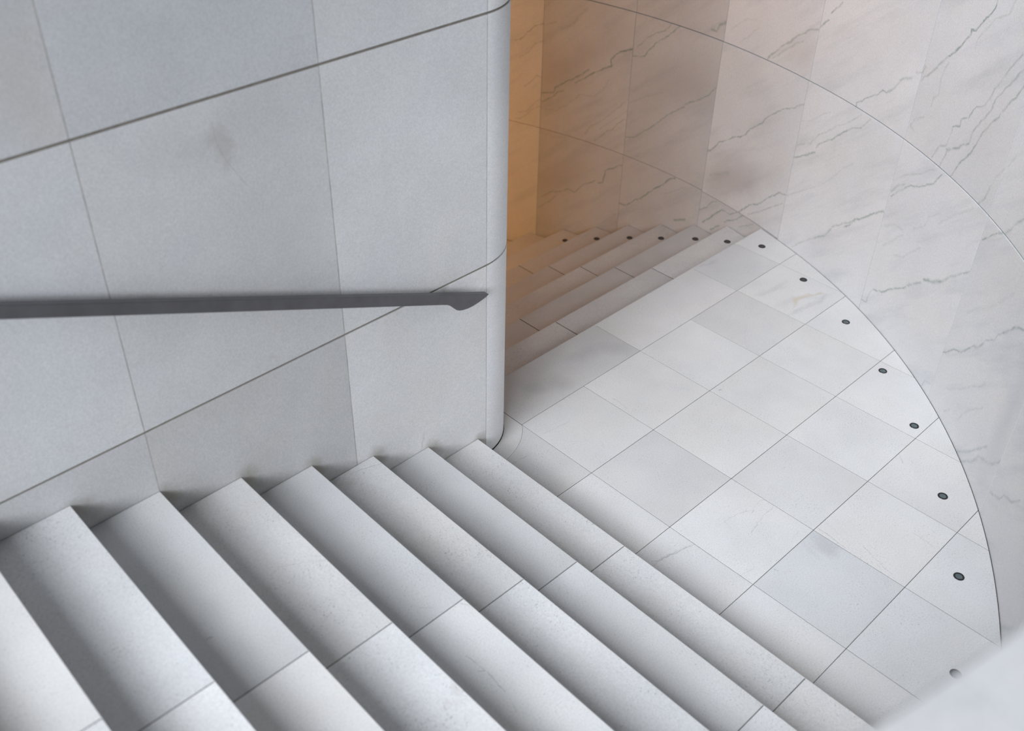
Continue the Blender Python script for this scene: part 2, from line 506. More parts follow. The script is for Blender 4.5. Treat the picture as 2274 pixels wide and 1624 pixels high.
# veins, cracks and stains read off the stone: (width, strength, polyline in metres on that surface)
WALL_VEINS = [
(1,0.8,[(1.488,0.748),(1.445,0.757),(1.34,0.867),(1.285,0.913),(1.229,0.928)]),
(1.6,0.4,[(1.213,0.926),(1.113,0.967)]),
(2.6,0.45,[(1.069,0.912),(0.959,0.979),(0.912,1.05),(0.836,1.135)]),
(1,0.5,[(1.452,0.607),(1.365,0.666),(1.3,0.753),(1.228,0.785)]),
(1,0.5,[(1.393,0.35),(1.331,0.417),(1.28,0.476),(1.238,0.475)]),
(1.3,0.9,[(1.222,0.337),(1.116,0.37),(1.097,0.418),(0.881,0.564),(0.781,0.649)]),
(1.3,1,[(0.909,0.5),(0.798,0.584),(0.657,0.684),(0.575,0.722),(0.591,0.782),(0.494,0.868),(0.393,0.908)]),
(1,0.9,[(0.377,0.858),(0.28,0.883),(0.186,1.016),(0.1,1.08),(-0.028,1.201)]),
(1,0.7,[(0.354,0.934),(0.27,1.024),(0.195,1.086),(0.107,1.129),(0.055,1.2)]),
(1.2,0.8,[(1.229,0.255),(1.135,0.312),(1.074,0.38),(1.011,0.409)]),
(1,0.45,[(1.184,0.196),(1.076,0.211),(0.952,0.316),(0.861,0.411),(0.722,0.432),(0.642,0.506),(0.587,0.613)]),
(1,0.5,[(1.452,0.116),(1.366,0.134),(1.282,0.234),(1.232,0.28)]),
(1,0.5,[(1.472,0.04),(1.397,0.076),(1.313,0.166),(1.239,0.213)]),
(1,0.5,[(0.784,0.087),(0.725,0.173),(0.621,0.252),(0.412,0.474)]),
(0.8,0.5,[(0.647,0.166),(0.555,0.251),(0.394,0.404)]),
(1,0.7,[(0.682,0.046),(0.591,0.157),(0.518,0.204),(0.459,0.285),(0.397,0.327)]),
(1,0.8,[(0.382,0.177),(0.286,0.212),(0.145,0.339),(0.01,0.486),(-0.147,0.61)]),
(1,0.8,[(-0.148,0.628),(-0.286,0.713),(-0.353,0.77),(-0.435,0.857)]),
(1.4,0.4,[(0.38,0.474),(0.279,0.541),(0.177,0.599),(0.076,0.656)]),
(1,0.8,[(1.184,-0.639),(1.096,-0.563),(1.028,-0.548),(0.917,-0.482),(0.859,-0.496),(0.752,-0.376),(0.654,-0.318)]),
(1.2,0.9,[(0.619,-0.327),(0.575,-0.297),(0.556,-0.186),(0.454,-0.122),(0.393,-0.071)]),
(1.3,0.6,[(1.22,-0.757),(1.147,-0.707),(1.038,-0.579)]),
(1.2,0.95,[(0.396,-0.435),(0.309,-0.424),(0.236,-0.344),(0.161,-0.294),(0.049,-0.16),(-0.024,-0.106),(-0.094,-0.024),(-0.147,0.006)]),
(1.2,0.4,[(-0.057,-0.178),(-0.141,-0.115),(-0.267,-0.024)]),
(2,0.35,[(1.108,-0.036),(0.967,0.001)]),
(1,0.5,[(0.543,-0.685),(0.446,-0.583),(0.408,-0.547)]),
(1.8,0.8,[(-0.188,-0.358),(-0.31,-0.3)]),
(1,0.8,[(-0.433,-0.158),(-0.505,-0.097),(-0.551,-0.028),(-0.594,-0.004)]),
(1.2,0.9,[(-0.482,-0.24),(-0.563,-0.159),(-0.651,-0.055)]),
(1,0.8,[(-0.651,-0.055),(-0.744,-0.046),(-0.812,0.0)]),
(1.1,0.8,[(-0.829,0.004),(-0.922,0.118),(-1.008,0.159),(-1.082,0.244),(-1.187,0.342),(-1.255,0.353)]),
(1,0.8,[(-0.702,-0.138),(-0.817,-0.054),(-0.875,0.011)]),
(1,0.6,[(-0.917,0.036),(-1.061,0.138),(-1.11,0.18),(-1.25,0.284)]),
(1.3,0.8,[(-0.571,-0.269),(-0.653,-0.191)]),
(1,0.6,[(-0.857,-0.102),(-0.937,-0.053),(-0.998,-0.004)]),
(2.5,0.4,[(-0.492,0.171),(-0.595,0.232),(-0.658,0.263)]),
(1,0.85,[(-0.431,0.353),(-0.457,0.363),(-0.53,0.459),(-0.668,0.557),(-0.768,0.613),(-0.8,0.672)]),
(1.1,0.75,[(-0.8,0.672),(-0.904,0.755),(-0.945,0.816),(-1.072,0.926),(-1.17,0.971),(-1.266,1.04)]),
(1,0.35,[(-1.266,0.358),(-1.412,0.467),(-1.509,0.539),(-1.594,0.605)]),
(1,0.3,[(-1.594,0.605),(-1.662,0.686),(-1.724,0.779),(-1.814,0.853)]),
(0.9,0.5,[(-1.419,0.021),(-1.515,0.119),(-1.603,0.194)]),
(1.3,0.65,[(-1.603,0.194),(-1.703,0.27),(-1.768,0.369),(-1.843,0.435),(-1.961,0.516)]),
(1.3,0.75,[(-1.87,0.423),(-1.926,0.473),(-1.957,0.523),(-2.032,0.583),(-2.105,0.647),(-2.197,0.72)]),
(1.4,0.8,[(-1.267,0.654),(-1.327,0.685),(-1.446,0.766)]),
(1.1,0.7,[(-1.446,0.802),(-1.465,0.834),(-1.566,0.909),(-1.637,0.971),(-1.694,1.033)]),
(1,0.6,[(-1.668,1.007),(-1.721,1.049),(-1.805,1.096),(-1.876,1.177)]),
(0.9,0.45,[(-1.265,0.744),(-1.393,0.811),(-1.448,0.89),(-1.547,0.971),(-1.607,1.027),(-1.725,1.106)]),
(1,0.4,[(-1.652,1.053),(-1.731,1.116),(-1.79,1.17)]),
(1,0.3,[(-1.263,0.913),(-1.352,0.952),(-1.51,1.086)]),
(1.2,0.7,[(-0.853,1.208),(-0.919,1.284),(-0.969,1.337),(-1.031,1.38),(-1.088,1.442),(-1.175,1.502)]),
(1.1,0.8,[(-1.175,1.502),(-1.258,1.535),(-1.295,1.585),(-1.327,1.616)]),
(1.1,0.8,[(-1.334,1.66),(-1.389,1.714),(-1.416,1.756)]),
(1.3,0.5,[(-0.902,1.224),(-1.013,1.329),(-1.081,1.388),(-1.145,1.423)]),
(1.6,0.8,[(-0.302,1.249),(-0.354,1.248),(-0.376,1.297),(-0.431,1.336)]),
(1,0.35,[(-0.575,1.232),(-0.645,1.299),(-0.729,1.386)]),
(1,0.35,[(-0.48,1.291),(-0.548,1.365),(-0.622,1.408),(-0.701,1.423)]),
(1,0.75,[(-1.721,1.193),(-1.718,1.217),(-1.793,1.283),(-1.88,1.342),(-1.909,1.382),(-1.951,1.384)]),
(1.5,0.6,[(-1.951,1.384),(-2.007,1.434),(-2.039,1.49),(-2.135,1.544)]),
(1.3,0.5,[(-2.159,1.586),(-2.205,1.603),(-2.218,1.647)]),
(1.4,0.6,[(-2.221,1.555),(-2.236,1.583),(-2.294,1.644),(-2.341,1.702),(-2.388,1.76)]),
(1.1,0.95,[(-2.388,1.76),(-2.43,1.803),(-2.48,1.871),(-2.515,1.925),(-2.511,1.953)]),
(1,0.95,[(-2.512,1.952),(-2.548,1.96),(-2.575,2.006),(-2.623,2.07),(-2.648,2.116),(-2.645,2.159)]),
(1,0.4,[(-2.584,1.871),(-2.578,1.924),(-2.636,2.007),(-2.677,2.063),(-2.769,2.115),(-2.782,2.181)]),
(1,0.4,[(-2.356,1.463),(-2.354,1.514),(-2.392,1.549),(-2.373,1.636),(-2.4,1.734)]),
(1,0.55,[(-2.563,1.191),(-2.591,1.285),(-2.59,1.311)]),
(1.3,0.75,[(-2.59,1.311),(-2.696,1.374),(-2.759,1.429)]),
(1,0.6,[(-2.759,1.429),(-2.761,1.487),(-2.803,1.574),(-2.858,1.653),(-2.866,1.715)]),
(1,0.6,[(-2.866,1.715),(-2.918,1.794),(-2.95,1.831),(-3.016,1.94)]),
(1,0.5,[(-2.477,1.21),(-2.523,1.306),(-2.578,1.322),(-2.586,1.407),(-2.585,1.442)]),
(1,0.75,[(-2.585,1.442),(-2.643,1.472),(-2.635,1.509),(-2.695,1.544),(-2.733,1.617)]),
(1,0.6,[(-2.733,1.617),(-2.793,1.648),(-2.825,1.709),(-2.832,1.754),(-2.899,1.878),(-2.962,1.985)]),
(1.1,0.75,[(-2.694,1.203),(-2.739,1.317),(-2.796,1.384),(-2.849,1.533)]),
(1.2,0.7,[(-2.849,1.533),(-2.938,1.652),(-2.944,1.678),(-3.031,1.807),(-3.061,1.87)]),
(1.3,0.4,[(-2.263,1.275),(-2.231,1.295),(-2.256,1.34),(-2.323,1.389)]),
(1.2,0.6,[(-2.223,0.832),(-2.274,0.881),(-2.372,0.982)]),
(1.1,0.7,[(-2.372,0.982),(-2.454,1.013),(-2.524,1.067),(-2.569,1.097),(-2.62,1.174)]),
(1.3,0.5,[(-2.219,0.867),(-2.258,0.917),(-2.331,0.968)]),
(1.1,0.35,[(-2.215,0.932),(-2.307,1.021),(-2.413,1.074),(-2.553,1.175)]),
(1.2,0.55,[(-2.988,1.185),(-3.036,1.249),(-3.055,1.316)]),
(1,0.35,[(-3.055,1.316),(-3.086,1.42),(-3.141,1.484),(-3.183,1.546)]),
(1.1,0.8,[(-3.141,1.06),(-3.199,1.121),(-3.246,1.168)]),
(1.5,0.6,[(-3.26,1.176),(-3.315,1.202),(-3.364,1.28),(-3.434,1.35)]),
(1,0.55,[(-2.199,0.068),(-2.258,0.089),(-2.275,0.177),(-2.295,0.207)]),
(1.2,0.75,[(-2.295,0.207),(-2.381,0.241),(-2.456,0.311),(-2.576,0.4)]),
(1.6,0.6,[(-2.576,0.4),(-2.629,0.455),(-2.715,0.525)]),
(1.9,0.75,[(-2.731,0.558),(-2.799,0.595),(-2.894,0.645)]),
(1.5,0.6,[(-2.894,0.645),(-2.968,0.728),(-3.12,0.857)]),
(1.2,0.3,[(-2.51,0.771),(-2.596,0.827),(-2.609,0.9),(-2.688,0.965)]),
(1.5,0.3,[(-2.714,0.916),(-2.793,1.003),(-2.902,1.098),(-2.976,1.164)]),
(1.2,0.35,[(-2.398,0.522),(-2.483,0.562),(-2.56,0.643),(-2.619,0.708)]),
(1.2,0.3,[(-2.271,0.519),(-2.358,0.609),(-2.427,0.679)]),
(1.5,0.3,[(-2.242,0.644),(-2.332,0.694),(-2.413,0.709)]),
(1.8,0.25,[(-3.29,0.717),(-3.395,0.817),(-3.51,0.936),(-3.582,1.029)]),
(1.6,0.3,[(-3.221,0.669),(-3.326,0.77)]),
(1,0.7,[(-3.121,0.328),(-3.166,0.356),(-3.211,0.409),(-3.296,0.456),(-3.352,0.523),(-3.382,0.562)]),
(1.5,0.6,[(-3.382,0.562),(-3.433,0.589),(-3.47,0.648)]),
(1,0.5,[(-3.474,0.656),(-3.559,0.729),(-3.572,0.769),(-3.609,0.809)]),
(1.5,0.7,[(-3.609,0.809),(-3.657,0.851),(-3.693,0.904),(-3.786,0.953)]),
(1.5,0.4,[(-3.026,-0.0),(-3.044,0.057),(-3.11,0.085)]),
(1.5,0.3,[(-3.281,0.193),(-3.409,0.291),(-3.51,0.389)]),
(1.5,0.35,[(-3.51,0.389),(-3.574,0.435),(-3.627,0.494)]),
(1.5,0.4,[(-3.327,0.062),(-3.377,0.117)]),
(1.2,0.35,[(-3.48,0.138),(-3.526,0.213),(-3.587,0.299),(-3.686,0.387)]),
(1.6,0.5,[(-3.595,0.009),(-3.667,0.069),(-3.766,0.175),(-3.861,0.283)]),
(1.8,0.45,[(-3.653,-0.008),(-3.767,0.087),(-3.826,0.175),(-3.979,0.261),(-4.067,0.374)]),
(1.4,0.55,[(-4.07,0.163),(-4.189,0.236),(-4.219,0.292),(-4.311,0.334),(-4.4,0.427)]),
(2.5,0.35,[(-4.788,0.006),(-4.985,0.231)])
]
FLOOR_MARKS = [
(0.6,0.8,[(-0.263,-0.197),(-0.217,-0.192),(-0.163,-0.205),(-0.122,-0.206)]),
(2,0.3,[(0.042,-0.138),(0.125,-0.151),(0.213,-0.162)]),
(0.6,0.5,[(0.225,-0.406),(0.194,-0.445)]),
(0.8,0.6,[(0.551,-0.199),(0.55,-0.246),(0.541,-0.313)]),
(1,0.25,[(0.072,-0.345),(0.126,-0.352)]),
(2.2,0.8,[(1.06,-0.564),(1.078,-0.567)]),
(0.8,0.5,[(1.403,-0.555),(1.427,-0.574)]),
(0.9,0.6,[(0.972,-1.068),(0.992,-1.077)]),
(0.7,0.6,[(0.234,-1.215),(0.328,-1.235),(0.392,-1.257)]),
(0.7,0.6,[(0.371,-1.279),(0.439,-1.257),(0.497,-1.257),(0.503,-1.267)]),
(0.7,0.6,[(0.263,-1.355),(0.327,-1.343),(0.41,-1.325),(0.482,-1.329),(0.513,-1.314)]),
(0.7,0.5,[(0.234,-1.215),(0.218,-1.267)]),
(2.4,0.45,[(-0.263,-1.161),(-0.203,-1.161),(-0.104,-1.178),(-0.004,-1.212)]),
(0.9,0.8,[(-0.242,-1.136),(-0.214,-1.162),(-0.15,-1.175),(-0.057,-1.198)]),
(0.7,0.6,[(0.262,-1.356),(0.325,-1.343),(0.37,-1.335)]),
(0.7,0.6,[(0.353,-1.523),(0.449,-1.505)]),
(0.8,0.5,[(0.017,-1.485),(0.095,-1.497)]),
(1.5,0.7,[(0.151,-1.57),(0.159,-1.583)]),
(0.9,0.8,[(0.538,-1.56),(0.533,-1.641),(0.515,-1.733)]),
(0.8,0.3,[(0.598,-1.568),(0.583,-1.635),(0.566,-1.71)]),
(0.8,0.6,[(0.598,-1.778),(0.564,-1.861),(0.537,-1.965)]),
(0.8,0.5,[(0.856,-1.899),(0.857,-1.952),(0.845,-2.012)]),
(0.8,0.4,[(0.94,-1.962),(0.935,-1.984)]),
(10,0.3,[(0.465,-1.578),(0.481,-1.658),(0.469,-1.697)]),
(3,0.2,[(0.389,-1.586),(0.377,-1.651)]),
(0.8,0.5,[(1.898,-0.687),(1.898,-0.758)]),
(0.8,0.4,[(1.837,-0.615),(1.837,-0.663)]),
(0.8,0.6,[(1.334,-1.554),(1.282,-1.612)]),
(0.8,0.4,[(1.34,-1.627),(1.315,-1.651)]),
(0.7,0.35,[(1.713,-0.289),(1.645,-0.325),(1.531,-0.427)]),
(4,0.25,[(2.041,-0.108),(2.19,-0.136),(2.331,-0.155)]),
(4,0.15,[(2.05,-0.276),(2.246,-0.315),(2.41,-0.484)]),
(4,0.35,[(2.016,-0.383),(2.21,-0.423),(2.432,-0.45)]),
(3,0.15,[(2.129,-0.135),(2.307,-0.188)]),
(14,0.3,[(0.247,0.285),(0.383,0.103),(0.474,0.135)]),
(12,0.35,[(0.632,0.229),(0.886,0.183),(0.991,0.054)]),
(12,0.35,[(0.193,0.192),(0.309,0.159)]),
(3,0.3,[(2.058,0.364),(2.156,0.343),(2.208,0.325)])
]
LEFT_MARKS = [
(1,0.4,[(-1.589,2.315),(-1.583,2.23),(-1.562,2.164),(-1.494,2.04)]),
(7,0.3,[(-1.595,2.284),(-1.572,2.21),(-1.552,2.169)]),
(1,0.25,[(-1.03,1.79),(-1.018,1.745)]),
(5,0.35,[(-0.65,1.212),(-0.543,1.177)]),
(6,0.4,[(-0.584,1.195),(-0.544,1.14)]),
(4,0.15,[(-1.581,1.336),(-1.362,1.201)]),
(2.5,0.4,[(-0.739,0.398),(-0.755,0.303)]),
(1.2,0.4,[(-2.187,2.02),(-2.169,2.03)])
]
STEP_MARKS = [
(7,0.8,0.8,[(-2.585,-0.746),(-2.569,-0.747)]),
(7,0.8,0.7,[(-2.569,-0.886),(-2.55,-0.883)]),
(6,1.2,0.9,[(-2.302,-0.794),(-2.284,-0.798)]),
(5,0.7,0.5,[(-1.888,-0.567),(-1.847,-0.591),(-1.786,-0.623),(-1.724,-0.673)]),
(3,0.8,0.7,[(-1.207,-0.074),(-1.149,-0.083),(-1.051,-0.115)]),
(3,8,0.35,[(-1.248,-0.086),(-1.251,-0.133)]),
(4,0.7,0.6,[(-1.544,-0.985),(-1.5,-1.02)]),
(4,0.9,0.6,[(-1.409,-1.074),(-1.397,-1.094),(-1.386,-1.117)]),
(4,0.8,0.7,[(-1.553,-1.272),(-1.549,-1.329),(-1.545,-1.394),(-1.555,-1.481)]),
(4,0.7,0.5,[(-1.56,-1.513),(-1.58,-1.567)]),
(4,1.6,0.6,[(-1.568,-1.35),(-1.549,-1.364)]),
(4,0.7,0.35,[(-1.496,-1.22),(-1.487,-1.269)]),
(4,2.6,0.45,[(-1.421,-1.455),(-1.417,-1.465)]),
(5,3,0.35,[(-1.741,-1.43),(-1.737,-1.442)]),
(5,3,0.2,[(-1.795,-1.461),(-1.786,-1.467)]),
(3,2,0.5,[(-1.254,-0.842),(-1.251,-0.847)]),
(2,0.8,0.6,[(-0.718,-2.025),(-0.731,-2.053),(-0.711,-2.075)]),
(8,1.2,0.5,[(-2.748,-1.069),(-2.741,-1.076)])
]


# ------------------------------------------------------------------ shared materials
M_dark = plain('joint_mortar', (0.055, 0.05, 0.046), 0.9)
M_wall_mortar = plain('wall_joint_mortar', (0.27, 0.245, 0.21), 0.9)
M_ring_mortar = plain('fine_joint_mortar', (0.13, 0.12, 0.115), 0.9)
M_grout = plain('pale_grout', (0.40, 0.37, 0.34), 0.85, var=0.3, scale=18)
M_ceil = plain('dark_plaster', (0.10, 0.09, 0.08), 0.9)
M_core = plain('wall_masonry', (0.55, 0.55, 0.56), 0.8)
M_floor = marble('floor_marble', speck=0.45, cloud=0.10, rough=0.45, bump=0.02)
M_step = marble('step_marble', speck=0.5, cloud=0.11, rough=0.5, bump=0.04)
M_left = marble('honed_wall_marble', speck=0.05, cloud=0.10, rough=0.6, bump=0.08, spec=0.2)
M_right = marble('veined_marble', speck=0.05, cloud=0.06, band=0.5, rough=0.35, bump=0.0)
M_metal = plain('patinated_bronze', (0.128, 0.124, 0.130), 0.42, 0.4, var=0.12, scale=12)
M_rim = plain('dark_lamp_rim', (0.06, 0.058, 0.06), 0.35, 0.8)
M_lens = plain('lamp_glass', (0.11, 0.15, 0.16), 0.15, 0.0)
M_lens_dark = plain('dull_lamp_glass', (0.05, 0.05, 0.055), 0.3, 0.0)


def tone(v, warm=0.0):
    v = v * 1.15
    return (v * (1 + 0.02 * warm), v, v * (1 - 0.02 * warm))


# ------------------------------------------------------------------ floor of the landing
bm = bmesh.new()
disk = [(CX + (R0 + 0.02) * math.cos(a * D2R), CY + (R0 + 0.02) * math.sin(a * D2R)) for a in range(-104, -13, 1)]
outline = [p for p in disk if p[0] > -0.5] 
outline = [(-0.5, outline[0][1])] + outline + [(2.80, 0.36), (-0.5, 0.36)]
lo = [bm.verts.new((x, y, -0.14)) for x, y in outline]
hi = [bm.verts.new((x, y, -0.0013)) for x, y in outline]
bm.faces.new(hi)
bm.faces.new(list(reversed(lo)))
for i in range(len(lo)):
    j = (i + 1) % len(lo)
    bm.faces.new((lo[i], lo[j], hi[j], hi[i]))
floor = tag(link('floor', bm, M_dark), kind='structure')

CCX, CCY = WX - RC, WY + RC       # centre of the rounded corner
RB = 0.412                        # outer radius of the curved border stone
GAP = 0.0014


def floor_slab(name, poly, parent, z, tint, marks=None, thick=0.028, ch=0.0004, wash=None, sp=0.45):
    if len(poly) < 3:
        return None
    mp = lambda u, v, d: (u, v, z - d)
    bmx = prism(poly, thick, ch, mp, lambda u, v: (u, v))
    mat = M_floor
    if marks or wash:
        mat = marble('floor_marble', lines=marks, half_width=0.0031, warp=0.014, warp_scale=30,
                     line_col=(0.10, 0.095, 0.09), speck=sp, cloud=0.10, rough=0.45, bump=0.02, wash=wash, line_mix=0.9)
    return link(name, bmx, mat, parent, tint)


def split_marks(rect):
    mk = pick(FLOOR_MARKS, rect)
    thin = [t for t in mk if t[0] < 2.6]
    soft = []
    for w, a, (p, q) in [t for t in mk if t[0] >= 2.6]:
        L = math.hypot(q[0] - p[0], q[1] - p[1])
        soft.append(((p[0] + q[0]) / 2, (p[1] + q[1]) / 2, L / 2 + 0.02, 0.006 * w, math.atan2(q[1] - p[1], q[0] - p[0]),
                     a * 0.75, (0.36, 0.36, 0.37)))
    return thin, soft


# tone of every flag: (column, row) -> brightness, warmth
TONE = {(0, 0): (.66, .2), (1, 0): (.70, .6), (2, 0): (.71, .3), (3, 0): (.66, .3), (4, 0): (.70, .2), (5, 0): (.70, 0),
        (0, 1): (.64, .1), (1, 1): (.69, .5), (2, 1): (.70, .5), (3, 1): (.70, .3), (4, 1): (.71, 0), (5, 1): (.70, 0),
        (0, 2): (.71, .1), (1, 2): (.69, .1), (2, 2): (.73, 0), (3, 2): (.71, 0), (4, 2): (.72, 0),
        (0, 3): (.665, -.8), (1, 3): (.72, .1), (2, 3): (.70, .4), (3, 3): (.71, 0),
        (0, 4): (.73, -.4), (1, 4): (.72, -.4), (2, 4): (.71, 0), (0, 5): (.70, 0), (1, 5): (.7, 0)}
for i in range(6):
    for j in range(6):
        r = (GX[i] + GAP, GX[i + 1] - GAP, GY[j + 1] + GAP, GY[j] - GAP)
        poly = clip_disk([(r[0], r[2]), (r[1], r[2]), (r[1], r[3]), (r[0], r[3])], CX, CY, R0 - 0.004)
        if len(poly) < 3:
            continue
        tv, tw = TONE.get((i, j), (.70, 0))
        thin, soft = split_marks(r)
        if (i, j) == (4, 0):
            for (u, v, ru, rv, rot) in ((2.20, -0.335, 0.07, 0.020, 0.25), (2.28, -0.345, 0.07, 0.016, -0.2), (2.37, -0.39, 0.07, 0.012, -0.7)):
                soft.append((u, v, ru, rv, rot, 0.55, (0.62, 0.52, 0.38)))
        floor_slab('tile', poly, floor, 0.0, tone(tv, tw), thin or None, wash=soft or None)
# column of narrower flags at the foot of the upper flight
rows = [(GY[1], 0.0), (GY[2], GY[1]), (GY[3], GY[2]), (GY[4], GY[3]), (GY[5], GY[4]), (-2.98, GY[5])]
for k, (y0, y1) in enumerate(rows):
    x0, x1 = -0.45, -GAP
    rect = (x0, x1, y0 + GAP, y1 - GAP)
    if k == 0:
        arc = []
        for s in range(0, 13):
            a = (-40.0 - 50.0 * s / 12) * D2R
            arc.append((CCX + (RB + 0.0012) * math.cos(a), CCY + (RB + 0.0012) * math.sin(a)))
        arc = [p for p in arc if p[0] < x1]
        poly = [(x0, y0 + GAP), (x1, y0 + GAP), (x1, -0.004)] + arc + [(x0, arc[-1][1])]
    else:
        poly = clip_disk([(x0, rect[2]), (x1, rect[2]), (x1, rect[3]), (x0, rect[3])], CX, CY, R0 - 0.004)
    thin, soft = split_marks(rect)
    tv = (.62, .69, .71, .70, .72, .72)[k]
    floor_slab('tile', poly, floor, 0.0, tone(tv, .2 if k < 2 else 0), thin or None, wash=soft or None)
# curved border stone round the foot of the wall corner
arc_o = [(CCX + RB * math.cos(a * D2R), CCY + RB * math.sin(a * D2R)) for a in [-90 + 50.0 * s / 12 for s in range(13)]]
arc_o = [p for p in arc_o if p[0] < -0.0025] + [(-0.0025, -0.004), (-0.0025, 0.36)]
arc_i = [(CCX + (RC + 0.003) * math.cos(a * D2R), CCY + (RC + 0.003) * math.sin(a * D2R)) for a in [-90 + 90.0 * s / 16 for s in range(17)]]
arc_i = [p for p in arc_i if p[0] < -0.012]
arc_i = arc_i + [(-0.0125, 0.255), (-0.0125, 0.36)]
poly = [(-0.45, arc_o[0][1])] + arc_o + list(reversed(arc_i)) + [(-0.45, arc_i[0][1])]
floor_slab('border_tile', poly, floor, 0.0, tone(.64, .8), None, ch=0.0008)
# long flags along the head of the lower flight
LAND = 0.377
soft0 = split_marks((0, 1.02, 0, .38))[1]
soft2 = split_marks((2.0, 2.5, 0, .38))[1]
for (x0, x1, tv, tw, ws) in ((0.0, 1.0207, .60, .2, soft0), (1.0207, 2.0157, .70, .4, None), (2.0157, 2.5114, .665, -.2, soft2), (2.5114, 3.1, .72, .2, None)):
    poly = fit_wall([(x0 + GAP, GAP), (x1 - GAP, GAP), (x1 - GAP, LAND), (x0 + GAP, LAND)])
    floor_slab('tile', poly, floor, 0.0, tone(tv, tw), wash=ws, ch=0.0006)

# ------------------------------------------------------------------ upper flight
up = tag(empty('staircase', (-1.9, -1.4, 0.0)),
         'pale marble flight of steps in the foreground, under the handrail', 'stairs')
SPLIT = [WY - 0.002, -1.066, -2.050, -3.05]
STEP_TONE = [(.63, .68, .74), (.565, .66, .74), (.60, .66, .74), (.585, .67, .74), (.62, .69, .74), (.60, .68, .74),  # stone tones partly even out how the light falls along the flight
             (.66, .73, .74), (.66, .66, .70), (.62, .64, .66), (.62, .62, .62)]
NS = 9
for k in range(1, NS + 1):
    xf, xb = NOSE[k - 1], NOSE[k] - 0.05
    zt = k * RISE
    bmc = bmesh.new()
    yend = CY - math.sqrt((R0 - 0.02) ** 2 - (xb - CX) ** 2)
    box(bmc, xb + 0.06, xf - 0.004, yend, WY - 0.004, zt - RISE + 0.001, zt - 0.0016)
    step = link('step', bmc, M_dark, up)
    for q in range(3):
        y1, y0 = SPLIT[q], SPLIT[q + 1]
        dj = 0.0 if q == 0 else -0.001
        poly = clip_disk([(xb, y0 + 0.001), (xf, y0 + 0.001), (xf, y1 + dj), (xb, y1 + dj)], CX, CY, R0 - 0.004)
        if len(poly) < 3:
            continue
        mks = [(w, a, pts) for (kk, w, a, pts) in STEP_MARKS if kk == k]
        rect = (xb, xf, y0, y1)
        mks = pick(mks, rect)
        mat = M_step
        if mks:
            thin = [t for t in mks if t[0] < 2.7]
            soft = [((p[0] + r_[0]) / 2, (p[1] + r_[1]) / 2, 0.03, 0.005 * w, math.atan2(r_[1] - p[1], r_[0] - p[0]), a * .7, (0.40, 0.34, 0.25))
                    for w, a, (p, r_) in mks if w >= 2.7]
            mat = marble('step_marble', lines=thin or None, half_width=0.0035, warp=0.008, warp_scale=30,
                         line_col=(0.12, 0.11, 0.10), speck=0.5, cloud=0.11, rough=0.5, bump=0.04, wash=soft or None)
        bmx = prism(poly, RISE - 0.0015, 0.0022, lambda u, v, d, zt=zt: (u, v, zt - d), lambda u, v: (u, v))
        tv = STEP_TONE[k - 1][q]
        link('tread_stone', bmx, mat, step, tone(tv, random.choice((-.3, 0, .3, .5))))

# ------------------------------------------------------------------ lower flight
down = tag(empty('staircase', (1.5, 2.2, -1.8)),
           'warmly lit marble flight sinking out of sight past the wall corner', 'stairs')
LT = 0.338
NB = 12
for k in range(1, NB + 1):
    zt = -k * RISE
    y0, y1 = LAND + (k - 1) * LT - 0.05, LAND + k * LT
    bmc = bmesh.new()
    xe = CX + math.sqrt((R0 - 0.02) ** 2 - max((y0 - CY) ** 2, (y1 - CY) ** 2))
    box(bmc, WX + 0.006, xe, y0 + 0.06, y1 - 0.004, zt - RISE + 0.001, zt - 0.0016)
    step = link('step', bmc, M_dark, down)
    xs = [WX + 0.002, 1.0185, 2.011, 3.1]
    if k % 3 == 2 and k > 3:
        xs = [WX + 0.002, 1.02, 2.011, 3.1]
    for q in range(3):
        g0 = 0 if q == 0 else 0.0014
        poly = fit_wall([(xs[q] + g0, y0), (xs[q + 1] - 0.001, y0), (xs[q + 1] - 0.001, y1), (xs[q] + g0, y1)])
        if len(poly) < 3:
            continue
        bmx = prism(poly, RISE - 0.0015, 0.0035, lambda u, v, d, zt=zt: (u, v, zt - d), lambda u, v: (u, v))
        link('tread_stone', bmx, M_step, step, tone((.68, .66, .60, .63, .61, .64)[k % 6] + (.03, 0, .02)[q], .3))
bm = bmesh.new()
box(bm, -0.2, 3.2, LAND + NB * LT - 0.3, 7.5, -NB * RISE - 0.3, -(NB + 1) * RISE)
tag(link('floor', bm, M_floor, None, tone(.66, .2)), kind='structure')

# upper storey carried over the lower flight
bm = bmesh.new()
box(bm, -0.30, 5.2, 1.1, 8.0, 2.95, 3.35)
tag(link('ceiling', bm, M_ceil), kind='structure')

